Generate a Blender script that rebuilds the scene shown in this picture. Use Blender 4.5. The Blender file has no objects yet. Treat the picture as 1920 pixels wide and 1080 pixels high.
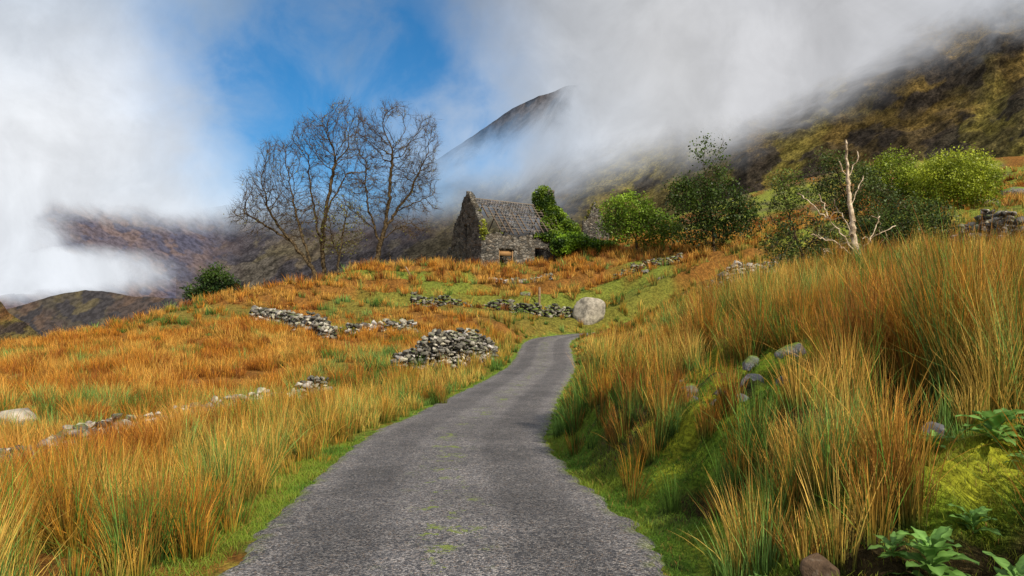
import bpy, math, random
import numpy as np
from mathutils import Vector, Matrix, kdtree
rng=np.random.default_rng(7); random.seed(7)
F=1280.0; CZ=1.6
# world position from image pixel coordinates and an assumed distance
def S(a,b,d): return np.array(((a-960)/F*d, d, CZ+(600-b)/F*d))
scene=bpy.context.scene
COL=scene.collection
# ------------------------------------------------------------------ noise
def _h(ix,iy,iz,s):
    n=(ix.astype(np.int64)*374761393+iy.astype(np.int64)*668265263+iz.astype(np.int64)*2147483647+s*1274126177)&0xffffffff
    n=((n^(n>>13))*1274126177)&0xffffffff
    n=(n^(n>>16))&0xffffffff
    return n/4294967295.0
def vn(p,s=0):
    p=np.asarray(p,float); f=np.floor(p); t=p-f; t=t*t*(3-2*t); i=f.astype(np.int64)
    r=0
    for dx in (0,1):
        wx=t[:,0] if dx else 1-t[:,0]
        for dy in (0,1):
            wy=t[:,1] if dy else 1-t[:,1]
            for dz in (0,1):
                wz=t[:,2] if dz else 1-t[:,2]
                r=r+wx*wy*wz*_h(i[:,0]+dx,i[:,1]+dy,i[:,2]+dz,s)
    return r
def fbm(p,s=0,o=4):
    p=np.asarray(p,float); a=.5; r=0; t=0
    for k in range(o):
        r=r+a*vn(p*(2.03**k)+k*17.3,s+k); t+=a; a*=.5
    return r/t
def xy3(x,y,sc,z=0.): return np.stack([x*sc,y*sc,np.full_like(x,z)],1)
def ss(a,b,x):
    t=np.clip((x-a)/(b-a),0,1); return t*t*(3-2*t)
# ------------------------------------------------------------------ mesh helper
def mkmesh(name,V,FL,mat=None,col=None,smooth=False,attrs=None,vec=None):
    me=bpy.data.meshes.new(name)
    V=np.asarray(V,np.float32)
    me.vertices.add(len(V)); me.vertices.foreach_set('co',V.ravel())
    FL=[np.asarray(f,np.int32) for f in FL if len(f)]
    loops=np.concatenate([f.ravel() for f in FL])
    sizes=np.concatenate([np.full(len(f),f.shape[1],np.int32) for f in FL])
    starts=np.concatenate([[0],np.cumsum(sizes)[:-1]]).astype(np.int32)
    me.loops.add(len(loops)); me.loops.foreach_set('vertex_index',loops)
    me.polygons.add(len(sizes)); me.polygons.foreach_set('loop_start',starts)
    if smooth: me.polygons.foreach_set('use_smooth',np.ones(len(sizes),bool))
    me.update(calc_edges=True)
    if col is not None:
        c=np.ones((len(V),4),np.float32); c[:,:3]=col
        a=me.color_attributes.new('Col','FLOAT_COLOR','POINT'); a.data.foreach_set('color',c.ravel())
    for k,v in (attrs or {}).items():
        a=me.attributes.new(k,'FLOAT','POINT'); a.data.foreach_set('value',np.asarray(v,np.float32))
    if vec is not None:
        a=me.attributes.new('img_uv','FLOAT_VECTOR','POINT'); a.data.foreach_set('vector',np.asarray(vec,np.float32).ravel())
    if mat: me.materials.append(mat)
    return me
def obj(name,me,parent=None,label=None,cat=None,kind=None,group=None,loc=None):
    o=bpy.data.objects.new(name,me); COL.objects.link(o)
    if parent: o.parent=parent
    if label: o['label']=label
    if cat: o['category']=cat
    if kind: o['kind']=kind
    if group: o['group']=group
    if loc is not None: o.location=loc
    return o
class Soup:
    def __init__(s): s.V=[];s.T=[];s.Q=[];s.C=[];s.n=0
    def add(s,V,T=None,Q=None,C=None):
        V=np.asarray(V,float); s.V.append(V)
        if T is not None and len(T): s.T.append(np.asarray(T)+s.n)
        if Q is not None and len(Q): s.Q.append(np.asarray(Q)+s.n)
        if C is not None: s.C.append(np.broadcast_to(C,(len(V),3)))
        s.n+=len(V)
    def mesh(s,name,mat,smooth=False,off=None):
        V=np.concatenate(s.V)
        if off is not None: V=V-np.asarray(off)
        FL=[]
        if s.T: FL.append(np.concatenate(s.T))
        if s.Q: FL.append(np.concatenate(s.Q))
        return mkmesh(name,V,FL,mat,np.concatenate(s.C) if s.C else None,smooth)
# ------------------------------------------------------------------ material helper
class NT:
    def __init__(s,tree): s.t=tree; s.n=tree.nodes; s.l=tree.links
    def N(s,typ,ins=None,**kw):
        n=s.n.new(typ)
        for k,v in kw.items(): setattr(n,k,v)
        for k,v in (ins or {}).items():
            if isinstance(v,bpy.types.NodeSocket): s.l.new(v,n.inputs[k])
            else: n.inputs[k].default_value=v
        return n
    def M(s,op,a,b=None,c=None,clamp=False):
        n=s.n.new('ShaderNodeMath'); n.operation=op; n.use_clamp=clamp
        for i,v in enumerate((a,b,c)):
            if v is None: continue
            if isinstance(v,bpy.types.NodeSocket): s.l.new(v,n.inputs[i])
            else: n.inputs[i].default_value=v
        return n.outputs[0]
    def MR(s,v,a,b,c=0.,d=1.,smooth=True):
        n=s.n.new('ShaderNodeMapRange'); n.interpolation_type='SMOOTHSTEP' if smooth else 'LINEAR'
        s.l.new(v,n.inputs[0])
        for i,x in enumerate((a,b,c,d)): n.inputs[i+1].default_value=x
        return n.outputs[0]
    def mix(s,f,a,b,blend='MIX'):
        n=s.n.new('ShaderNodeMix'); n.data_type='RGBA'; n.blend_type=blend
        for i,v in ((0,f),(6,a),(7,b)):
            if isinstance(v,bpy.types.NodeSocket): s.l.new(v,n.inputs[i])
            elif i==0: n.inputs[0].default_value=v
            else: n.inputs[i].default_value=(*v,1) if len(v)==3 else v
        return n.outputs[2]
    def noise(s,vec,scale,detail=4,rough=.55,dist=0.):
        return s.N('ShaderNodeTexNoise',{'Vector':vec,'Scale':scale,'Detail':detail,'Roughness':rough,'Distortion':dist})
def newmat(name):
    m=bpy.data.materials.new(name); m.use_nodes=True; m.node_tree.nodes.clear(); return m,NT(m.node_tree)
def finish(t,sh):
    o=t.n.new('ShaderNodeOutputMaterial'); t.l.new(sh,o.inputs[0])
def pos(t): return t.N('ShaderNodeNewGeometry').outputs['Position']
def attrcol(t): return t.N('ShaderNodeAttribute',attribute_name='Col').outputs['Color']
def mat_blade(name,trans=.3,rough=.55,spec=.25):
    m,t=newmat(name); c=attrcol(t)
    d=t.N('ShaderNodeBsdfPrincipled',{'Base Color':c,'Roughness':rough,'Specular IOR Level':spec})
    tr=t.N('ShaderNodeBsdfTranslucent',{'Color':c})
    mx=t.N('ShaderNodeMixShader',{0:trans,1:d.outputs[0],2:tr.outputs[0]}); finish(t,mx.outputs[0]); return m
def mat_rock(name,scale=6.,bump=.5,moss=0.3,lichen=.5):
    m,t=newmat(name); c=attrcol(t); p=pos(t)
    n=t.noise(p,scale,6,.65); n2=t.noise(p,scale*4,4,.6)
    f=t.MR(n.outputs[0],.3,.72,.4,1.5)
    c2=t.mix(1.,c,t.N('ShaderNodeCombineColor',{0:f,1:f,2:f}).outputs[0],'MULTIPLY')
    lich=t.MR(n2.outputs[0],.56,.68)
    c3=t.mix(t.M('MULTIPLY',lich,lichen),c2,(.42,.41,.34))
    nz=t.N('ShaderNodeSeparateXYZ',{0:t.N('ShaderNodeNewGeometry').outputs['Normal']}).outputs[2]
    mo=t.M('MULTIPLY',t.MR(nz,.2,.9),t.MR(t.noise(p,1.6,4).outputs[0],.56-.2*moss,.66-.2*moss)); mo=t.M('MULTIPLY',mo,min(1,moss*1.6))
    c4=t.mix(mo,c3,(.13,.18,.02))
    b=t.N('ShaderNodeBump',{'Strength':bump,'Distance':.05,'Height':n2.outputs[0]})
    d=t.N('ShaderNodeBsdfPrincipled',{'Base Color':c4,'Roughness':.9,'Specular IOR Level':.2,'Normal':b.outputs[0]})
    finish(t,d.outputs[0]); return m
M_GRASS=mat_blade('rush blades',.2,.6,.2); M_LEAF=mat_blade('leaves',.3,.45); M_TWIG=mat_blade('fine twigs',.05,.9,.02)
M_ROCK=mat_rock('field stone'); M_MOSSROCK=mat_rock('mossy field stone',6.,.6,.9,.2); M_GRANITE=mat_rock('plain weathered granite',2.2,.6,0.,.15)
def mat_bark(name,c1,c2):
    m,t=newmat(name); p=pos(t)
    n=t.noise(p,5,5,.6); col=t.mix(t.MR(n.outputs[0],.35,.65),c1,c2)
    b=t.N('ShaderNodeBump',{'Strength':.5,'Distance':.03,'Height':n.outputs[0]})
    finish(t,t.N('ShaderNodeBsdfPrincipled',{'Base Color':col,'Roughness':.9,'Specular IOR Level':.05,'Normal':b.outputs[0]}).outputs[0]); return m
M_BARK=mat_bark('bark',(.028,.02,.012),(.125,.09,.05))
M_DEAD=mat_bark('bleached wood',(.26,.19,.12),(.70,.57,.42)); M_WOOD=mat_bark('weathered wood',(.18,.12,.07),(.35,.25,.16))
# ------------------------------------------------------------------ road centreline
RD=[(-.5,-12,.1),(-.5,-4,.03),(-.49,0,0),(-.48,4.4,0),(-.6,6.1,-.07),(-.8,8,-.2),(-.95,10.5,-.3),(-.88,12.2,-.34),(-.57,15.3,-.43),(-.05,20,-.5),(.55,24,-.47),(1.1,28,-.42),(1.45,32,-.38),(1.8,38,-.18),(2.1,42.5,.12),(2.9,46,.36),(4.9,48.2,.58),(8.3,49.6,.8),(13,51,1.2),(22,53,2.6),(30,54,4)]
def spline(P,n):
    P=np.array(P,float); out=[]
    for i in range(len(P)-1):
        p0=P[max(i-1,0)];p1=P[i];p2=P[i+1];p3=P[min(i+2,len(P)-1)]
        for k in range(n):
            t=k/n
            out.append(.5*((2*p1)+(-p0+p2)*t+(2*p0-5*p1+4*p2-p3)*t*t+(-p0+3*p1-3*p2+p3)*t**3))
    out.append(P[-1]); return np.array(out)
RP=spline(RD,14)
RT=np.gradient(RP[:,:2],axis=0); RT/=np.linalg.norm(RT,axis=1)[:,None]; RN=np.stack([RT[:,1],-RT[:,0]],1)
def roadinfo(x,y):
    s=np.empty(len(x)); z=np.empty(len(x))
    for a in range(0,len(x),20000):
        q=np.stack([x[a:a+20000],y[a:a+20000]],1)
        d=q[:,None,:]-RP[None,:,:2]; dd=(d**2).sum(2); k=dd.argmin(1); r=np.arange(len(q))
        sg=(d[r,k]*RN[k]).sum(1); s[a:a+20000]=np.where(sg<0,-1,1)*np.sqrt(dd[r,k]); z[a:a+20000]=RP[k,2]
    return s,z
# ------------------------------------------------------------------ terrain
CP=[S(*q) for q in [
 (0,885,10.8),(590,755,19.8),(0,950,7.5),(300,830,12.5),(0,800,15),(0,720,24),(0,655,40),(300,700,25),(300,640,38),(300,598,50),
 (450,620,38),(450,556,55),(560,548,60),(592,532,66),(707,510,70),(905,502,68),(851,500,73),(1054,482,73),(950,501,69),
 (600,700,26),(600,640,36),(600,605,45),(830,672,30),(745,678,29),(900,655,33),(700,612,42),(780,575,50),(900,600,45),(990,605,48),
 (900,560,54),(1012,560,55),(1108,602,51.5),(1100,560,56),(1000,520,63),(1200,500,60),(1200,472,68),(1100,466,74),(1335,468,62),
 (1390,540,40),(1400,560,25),(1600,520,30),(1920,490,28),(1610,497,26),(1880,465,35),(1795,395,56),(1920,380,60),(1670,402,60),(1920,300,90),
 (1400,440,80),(1500,470,48),(1300,525,50)]]
CP+=[np.array(q,float) for q in [
 (-2.6,4,-.05),(-3.5,6,-.25),(-4.5,10,-.6),(-4,15,-.65),(2.05,8,.74),(2.95,7,1.02),(3.67,5,1.0),(2.4,3.3,.5),(2.15,3.6,.35),(1.75,4,.2),
 (2.3,9.5,.75),(2.4,16,.2),(4.25,16,1.3),(5.9,14,1.5),(5,10,1.4),(6.6,9,1.35),(9,8,1.5),(3.2,11,1.1),(2.9,22,-.15),(4.6,30,.45),(4.3,36,.0),(7.1,38,1.3),(7,22,1.6),(4.6,42,.2),
 (12,20,2.1),(-40,40,-3.5),(-30,60,-6),(-15,90,1),(-45,90,-12),(-70,90,-16),(-60,60,-12),(0,100,8),(20,110,16),(-25,110,-5),(-25,20,-1.2),(-40,5,-2),
 (0,-20,.2),(-20,-20,-1),(20,-20,3),(25,5,3.2),(60,30,10),(90,60,22),(3,0,.7),(4,-4,1),(-5,0,-.3),(60,110,30),(-100,40,-18)]]
CP=np.array(CP)
def U(r2): return .5*r2*np.log(r2+1e-9)
nC=len(CP); A=np.zeros((nC+3,nC+3)); dd=((CP[:,None,:2]-CP[None,:,:2])**2).sum(2)
A[:nC,:nC]=U(dd)+np.eye(nC)*.4; A[:nC,nC]=1; A[:nC,nC+1:]=CP[:,:2]; A[nC,:nC]=1; A[nC+1:,:nC]=CP[:,:2].T
W=np.linalg.solve(A,np.concatenate([CP[:,2],[0,0,0]]))
def tps(x,y):
    out=np.empty(len(x))
    for a in range(0,len(x),20000):
        q=np.stack([x[a:a+20000],y[a:a+20000]],1)
        out[a:a+20000]=U(((q[:,None]-CP[None,:,:2])**2).sum(2))@W[:nC]+W[nC]+q@W[nC+1:]
    return out
def height(x,y,full=False):
    x=np.atleast_1d(np.asarray(x,float)); y=np.atleast_1d(np.asarray(y,float))
    r=np.hypot(x,y); cl=np.minimum(1,115/np.maximum(r,1e-6))
    z=tps(x*cl,y*cl)
    far=np.where(x>-.25*y, 6., -26.)
    z=z*(1-ss(115,420,r))+far*ss(115,420,r)
    s,rz=roadinfo(x,y); a=np.abs(s)
    away=ss(1.9,4,a)
    z=z+away*((fbm(xy3(x,y,.35),3,3)-.5)*.6+(fbm(xy3(x,y,1.3),9,3)-.5)*.34*(r<90))
    # old terraces on the slope below the cottage
    k=(y+2.5*fbm(xy3(x,y,.12),27,2)*2-.15*x)/4.2; fr=k-np.floor(k)
    tm=ss(47,52,y)*(1-ss(61,65,y))*ss(-22,-12,x)*(1-ss(26,34,x))*ss(2.5,6,a)
    z=z+tm*(ss(.62,.86,fr)-fr)*1.35
    bankm=(s>1.7)*ss(1.7,2.2,s)*(1-ss(5.5,7.5,s))*(y<22)
    rg_=1-np.abs(2*fbm(xy3(x,y,1.9),22,2)-1)
    z=z+bankm*((fbm(xy3(x,y,1.3),21,3)-.5)*.9+(rg_-.8)*.38+(fbm(xy3(x,y,4.5),23,2)-.5)*.28)
    w=np.where(s>0, ss(1.55,2.4,a), ss(1.5,3.2,a))
    z=(rz-.03)*(1-w)+z*w
    return (z,s) if full else z
def gz(x,y): return float(height([x],[y])[0])
rr=np.concatenate([[.4,.8,1.2],1.5*1.018**np.arange(430)]); rr=rr[rr<3600]; rr=np.append(rr,6000.)
th=np.unique(np.concatenate([np.arange(-46,46,.28),np.arange(46,314.1,3.)])); th=np.radians(th)
nt=len(th)-1 if abs(th[-1]-th[0]-2*math.pi)<1e-3 else len(th)
th=th[:nt]
R_,T_=np.meshgrid(rr,th,indexing='ij'); gx=(R_*np.sin(T_)).ravel(); gy=(R_*np.cos(T_)).ravel()
gzv,gs=height(gx,gy,True)
V=np.stack([gx,gy,gzv],1); V=np.vstack([V,[[0,0,0]]])
I=np.arange(len(rr)-1)[:,None]*nt; J=np.arange(nt)[None,:]; J2=(J+1)%nt
Q=np.stack([I+J,I+J2,I+nt+J2,I+nt+J],-1).reshape(-1,4)[:,::-1]
T=np.stack([np.full(nt,len(V)-1),np.arange(nt),(np.arange(nt)+1)%nt],1)[:,::-1]
def rightup(x,y): return ss(18,26,x)*ss(36,44,y)
def gcolor(x,y,s):
    n1=fbm(xy3(x,y,.18),31,4); n2=fbm(xy3(x,y,.9),33,3); n4=fbm(xy3(x,y,3.),37,3)
    c=np.array([.22,.10,.022])*(.5+1.*n2[:,None])
    def mixc(c,col,f): f=f[:,None]; return c*(1-f)+np.array(col)*f
    c=mixc(c,(.12,.16,.03),ss(.52,.62,n1)*.5)
    a=np.abs(s)
    up=ss(46,60,y)*(y<100)*(1-ss(-14,-24,x))
    c=mixc(c,(.15,.19,.028),up*ss(.50,.60,n1)*.85)
    ru=rightup(x,y)
    c=mixc(c,(.19,.22,.03),ru*ss(.38,.5,n1)*.9)
    c=mixc(c,(.09,.07,.05),ru*ss(.55,.62,n2)*.7)
    bank=(s>1.5)*(s<6.5)*(y<24)*(y>-6)
    c=mixc(c,(.05,.04,.018),bank*.9)
    c=mixc(c,(.12,.19,.015),bank*ss(.34,.44,n2))
    c=mixc(c,(.32,.33,.025),bank*ss(.46,.56,n2)*ss(.42,.55,n4))
    c=mixc(c,(.03,.022,.012),bank*ss(.44,.34,n4)*.8)  # dark patches painted into the bank colour stand in for shaded hollows
    verge=(1-ss(1.5,2.0,a))*(y<70)
    c=mixc(c,(.13,.23,.03),verge*.9*ss(.25,.42,n4))
    return c
gc=gcolor(gx,gy,gs); gc=np.vstack([gc,[[.1,.1,.05]]])
m,t=newmat('grassy ground'); c=attrcol(t); p=pos(t)
n=t.noise(p,5,6,.65); n2=t.noise(p,28,5,.7)
f=t.M('MULTIPLY',t.MR(n.outputs[0],.3,.7,.5,1.4),t.MR(n2.outputs[0],.3,.7,.5,1.5))
c=t.mix(1.,c,t.N('ShaderNodeCombineColor',{0:f,1:f,2:f}).outputs[0],'MULTIPLY')
b=t.N('ShaderNodeBump',{'Strength':.9,'Distance':.06,'Height':n2.outputs[0]})
finish(t,t.N('ShaderNodeBsdfPrincipled',{'Base Color':c,'Roughness':.95,'Specular IOR Level':.1,'Normal':b.outputs[0]}).outputs[0])
obj('ground',mkmesh('ground',V,[Q,T],m,gc,True),label='rough boggy hillside ground with moss and grass',cat='ground',kind='structure')
# road strip
sel=RP[:,1]>-11
P=RP[sel];Nn=RN[sel]
nl=25; lat=np.linspace(-1,1,nl)
rv=[];la=[]
k=np.arange(len(P)); kk=np.linspace(0,len(P)-1,1800)
def rs(a): return np.interp(kk,k,a)
Px,Py,Pz,Nx,Ny=rs(P[:,0]),rs(P[:,1]),rs(P[:,2]),rs(Nn[:,0]),rs(Nn[:,1])
wL=1.50+.05*(fbm(xy3(Py*0,Py,.6),41,2)-.5)*2+.12*(fbm(xy3(Py*0,Py,5.),45,4)-.5)*2; wR=1.56+.05*(fbm(xy3(Py*0+5,Py,.6),43,2)-.5)*2+.12*(fbm(xy3(Py*0+9,Py,5.),47,4)-.5)*2
for l in lat:
    w=np.where(l<0,wL,wR)*l
    zc=Pz+.012-.03*l**2*1.0+ (.015 if abs(l)<.99 else -.05)
    rv.append(np.stack([Px+Nx*w,Py+Ny*w,zc],1)); la.append(np.full(len(Px),l))
rv=np.stack(rv,1).reshape(-1,3); la=np.stack(la,1).ravel()
I=np.arange(len(Px)-1)[:,None]*nl; J=np.arange(nl-1)[None,:]
Q=np.stack([I+J,I+J+1,I+nl+J+1,I+nl+J],-1).reshape(-1,4)
m,t=newmat('worn chip-seal asphalt'); p=pos(t); la_=t.N('ShaderNodeAttribute',attribute_name='lat').outputs['Fac']
vo=t.N('ShaderNodeTexVoronoi',{'Vector':p,'Scale':78.}); vc=t.N('ShaderNodeSeparateColor',{0:vo.outputs['Color']}); cr=vc.outputs[0]
n1=t.noise(p,.9,5,.6); n2=t.noise(p,6,6,.75)
absl=t.M('ABSOLUTE',la_)
track=t.M('MULTIPLY',t.MR(absl,.2,.42),t.MR(absl,.88,.6))
base=t.mix(t.MR(t.M('POWER',cr,1.9),0.,1.,0.,1.,False),(.03,.03,.034),(.46,.42,.38))
base=t.mix(t.MR(vc.outputs[1],.80,1.,0,.6),base,(.30,.21,.14))
base=t.mix(t.MR(n2.outputs[0],.3,.7,.55,0.),base,(.06,.06,.068))
f=t.M('MULTIPLY',t.MR(n1.outputs[0],.3,.7,.72,1.15),t.MR(track,0,1,1.08,.74))
base=t.mix(1.,base,t.N('ShaderNodeCombineColor',{0:f,1:f,2:t.M('MULTIPLY',f,1.06)}).outputs[0],'MULTIPLY')
mossc=t.M('MULTIPLY',t.MR(absl,.34,.04),t.MR(t.noise(p,2.6,6,.85).outputs[0],.56,.61))
edge=t.M('MULTIPLY',t.MR(absl,.84,1.),t.MR(t.noise(p,6,5,.75).outputs[0],.44,.56))
base=t.mix(t.M('MULTIPLY',t.M('MAXIMUM',mossc,edge),.85),base,(.19,.24,.03))
b=t.N('ShaderNodeBump',{'Strength':1.,'Distance':.012,'Height':t.M('SUBTRACT',1.,vo.outputs['Distance'])})
finish(t,t.N('ShaderNodeBsdfPrincipled',{'Base Color':base,'Roughness':.7,'Specular IOR Level':.35,'Normal':b.outputs[0]}).outputs[0])
obj('road',mkmesh('road',rv,[Q],m,None,True,{'lat':la}),label='narrow winding grey chip-seal country road',cat='road',kind='structure')
# ------------------------------------------------------------------ mountains
def mountain(name,label,cols,nu,nv,amp,mist,wid,cA,cB,cC,nscale,seed,haze=(0,0,0),hz=0.,soft=0.,off=-.6,dref=250.,hd=None,slant=.55,rock=1.):
    C=np.array(cols,float); u=np.linspace(C[0,0],C[-1,0],nu); t=np.linspace(0,1,nv)
    g=lambda k:np.interp(u,C[:,0],C[:,k])
    d=g(1)[:,None]*(1-t)+g(3)[:,None]*t; py=g(2)[:,None]*(1-t)+g(4)[:,None]*t; px=np.repeat(u[:,None],nv,1)
    X=((px-960)/F*d).ravel(); Y=d.ravel(); Z=(CZ+(600-py)/F*d).ravel()
    # image pixel coordinates, scaled by a reference distance and rotated by the slant
    cu=px.ravel()/F*dref; cv=-py.ravel()/F*dref
    sl_=math.atan(slant); ca,sa=math.cos(sl_),math.sin(sl_)
    al_=cu*ca+cv*sa; ac=-cu*sa+cv*ca
    img_uv=np.stack([al_*.62,ac*1.25,cu*0],1)
    q=img_uv*nscale
    rid=1-np.abs(2*fbm(q,seed,6)-1); fn=fbm(q*5,seed+5,4)
    rid2=1-np.abs(2*fbm(q*2.7+3,seed+7,5)-1)
    big=fbm(q*.35,seed+9,3)-.5
    Z=Z+amp*((rid-.75)*1.3+(rid2-.75)*.7+(fn-.5)*.6*(1-soft)+big*1.2)
    m=mist(px.ravel(),py.ravel())
    n=fbm(q*2.2,seed+11,6); n2=fbm(q*7,seed+13,5)
    c=np.array(cA)[None]*np.ones((len(X),1))
    f=ss(.44,.58,n)[:,None]; c=c*(1-f)+np.array(cB)*f
    f=(np.clip(ss(.52,.60,n2)*ss(.4,.65,rid)+ss(.74,.92,rid2)*.6,0,1)*rock)[:,None]; c=c*(1-f)+np.array(cC)*f
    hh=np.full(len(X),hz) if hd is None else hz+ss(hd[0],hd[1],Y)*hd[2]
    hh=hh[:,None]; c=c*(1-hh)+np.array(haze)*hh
    I=np.arange(nu-1)[:,None]*nv; J=np.arange(nv-1)[None,:]
    Q=np.stack([I+J,I+nv+J,I+nv+J+1,I+J+1],-1).reshape(-1,4)
    mt,t_=newmat(name+' slope'); c_=attrcol(t_); mi=t_.N('ShaderNodeAttribute',attribute_name='mist').outputs['Fac']
    p=t_.N('ShaderNodeAttribute',attribute_name='img_uv').outputs['Vector']
    a=t_.noise(p,nscale*16,10,.72-.12*soft); bn=t_.noise(p,nscale*80,6,.75)
    f=t_.M('MULTIPLY',t_.MR(a.outputs[0],.38,.62,.45+.25*soft,1.6-.4*soft),t_.MR(bn.outputs[0],.35,.65,.5+.4*soft,1.5-.4*soft))
    c_=t_.mix(1.,c_,t_.N('ShaderNodeCombineColor',{0:f,1:f,2:f}).outputs[0],'MULTIPLY')
    b=t_.N('ShaderNodeBump',{'Strength':1.-.65*soft,'Distance':amp*.2,'Height':a.outputs[0]})
    sh=t_.N('ShaderNodeBsdfPrincipled',{'Base Color':c_,'Roughness':.95,'Specular IOR Level':.03,'Normal':b.outputs[0]})
    if wid>0:
        wn=t_.noise(p,nscale*1.7,6,.6,.5)
        al=t_.MR(t_.M('ADD',mi,t_.M('MULTIPLY',t_.M('SUBTRACT',wn.outputs[0],.5),wid)),off,off+2.0)
        sh=t_.N('ShaderNodeMixShader',{0:al,1:t_.N('ShaderNodeBsdfTransparent').outputs[0],2:sh.outputs[0]})
    finish(t_,sh.outputs[0])
    return obj(name,mkmesh(name,np.stack([X,Y,Z],1),[Q],mt,c,True,{'mist':m},img_uv),label=label,cat='mountain',kind='structure')
def bnd(px,pts): return np.interp(px,[p[0] for p in pts],[p[1] for p in pts])
B1=[(300,430),(450,430),(600,415),(850,392),(1000,372),(1100,345),(1250,303),(1400,262),(1500,215),(1600,160),(1700,112),(1800,68),(1920,20),(2300,-130)]
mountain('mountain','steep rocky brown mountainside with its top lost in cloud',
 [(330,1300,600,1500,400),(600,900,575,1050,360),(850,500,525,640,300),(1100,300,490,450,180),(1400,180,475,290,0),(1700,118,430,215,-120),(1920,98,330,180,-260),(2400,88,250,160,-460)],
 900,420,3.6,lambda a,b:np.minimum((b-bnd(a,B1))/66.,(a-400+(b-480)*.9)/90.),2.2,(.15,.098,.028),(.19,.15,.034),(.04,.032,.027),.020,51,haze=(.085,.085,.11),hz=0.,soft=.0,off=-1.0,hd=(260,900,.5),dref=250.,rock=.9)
def mist2(a,b):
    low=(bnd(a,[(800,330),(850,295),(950,262),(1040,222),(1090,180),(1130,140)])-b)/48.
    return np.minimum(low,(1066-a)/42.)
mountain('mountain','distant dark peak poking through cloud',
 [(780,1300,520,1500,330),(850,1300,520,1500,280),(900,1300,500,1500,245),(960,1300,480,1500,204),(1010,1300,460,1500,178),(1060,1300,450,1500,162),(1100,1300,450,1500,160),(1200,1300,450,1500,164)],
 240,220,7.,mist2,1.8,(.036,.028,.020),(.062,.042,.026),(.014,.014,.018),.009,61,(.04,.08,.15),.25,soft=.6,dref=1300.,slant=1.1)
def mist3(a,b):
    top=(b-bnd(a,[(-300,470),(60,440),(100,402),(200,400),(300,412),(450,422),(600,415),(900,405)]))/34.
    e=((a-60)/262.)**2+((b-510)/56.)**2
    e=np.where(a<60,((b-510)/56.)**2,e)
    return np.minimum(np.minimum(top,(np.sqrt(e)-1)*3.2+.4),(a-110)/75.+(b>552)*9)
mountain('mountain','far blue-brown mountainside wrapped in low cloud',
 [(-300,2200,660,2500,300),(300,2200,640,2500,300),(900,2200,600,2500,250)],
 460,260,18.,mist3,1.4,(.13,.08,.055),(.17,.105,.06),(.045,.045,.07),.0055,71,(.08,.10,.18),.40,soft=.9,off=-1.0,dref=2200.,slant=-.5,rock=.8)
one=lambda a,b:a*0+5.
mountain('hill','low brown hill across the valley',
 [(-300,400,690,800,640),(-60,400,690,800,604),(60,400,690,800,570),(110,400,690,800,556),(160,400,690,800,546),(250,400,690,800,554),(340,400,690,800,562),(520,400,690,800,610)],
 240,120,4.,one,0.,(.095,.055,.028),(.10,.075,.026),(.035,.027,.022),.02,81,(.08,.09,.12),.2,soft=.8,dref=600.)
mountain('hill','dark bracken covered hill spur',
 [(-500,110,760,260,380),(-200,110,760,240,470),(0,110,760,220,562),(30,110,760,215,590),(80,110,760,200,634),(130,110,760,190,690)],
 160,100,2.5,one,0.,(.13,.06,.022),(.11,.085,.025),(.04,.03,.025),.05,91,dref=200.)
# ------------------------------------------------------------------ stones
import bmesh
STN=[]
for k in range(16):
    bm=bmesh.new()
    for i in range(14):
        v=Vector((random.gauss(0,1),random.gauss(0,1),random.gauss(0,1))).normalized()
        v=Vector([math.copysign(abs(c)**.6,c) for c in v])*random.uniform(.8,1.1)
        bm.verts.new(v)
    r=bmesh.ops.convex_hull(bm,input=bm.verts)
    bmesh.ops.delete(bm,geom=[g for g in r['geom_interior'] if isinstance(g,bmesh.types.BMVert)],context='VERTS')
    bmesh.ops.bevel(bm,geom=list(bm.edges),offset=.06,segments=1,affect='EDGES')
    bmesh.ops.triangulate(bm,faces=bm.faces); bm.verts.index_update()
    STN.append((np.array([v.co[:] for v in bm.verts]),np.array([[v.index for v in f.verts] for f in bm.faces]))); bm.free()
def rotm(yaw,rx,ry): return np.array((Matrix.Rotation(yaw,3,'Z')@Matrix.Rotation(rx,3,'X')@Matrix.Rotation(ry,3,'Y')))
def add_stone(sp,p,sz,yaw=0,tilt=.25,col=None):
    v,f=random.choice(STN)
    R=rotm(yaw,random.gauss(0,tilt),random.gauss(0,tilt))
    sp.add((v*np.array(sz))@R.T+np.array(p),f,None,col)
WP=[]
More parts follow.
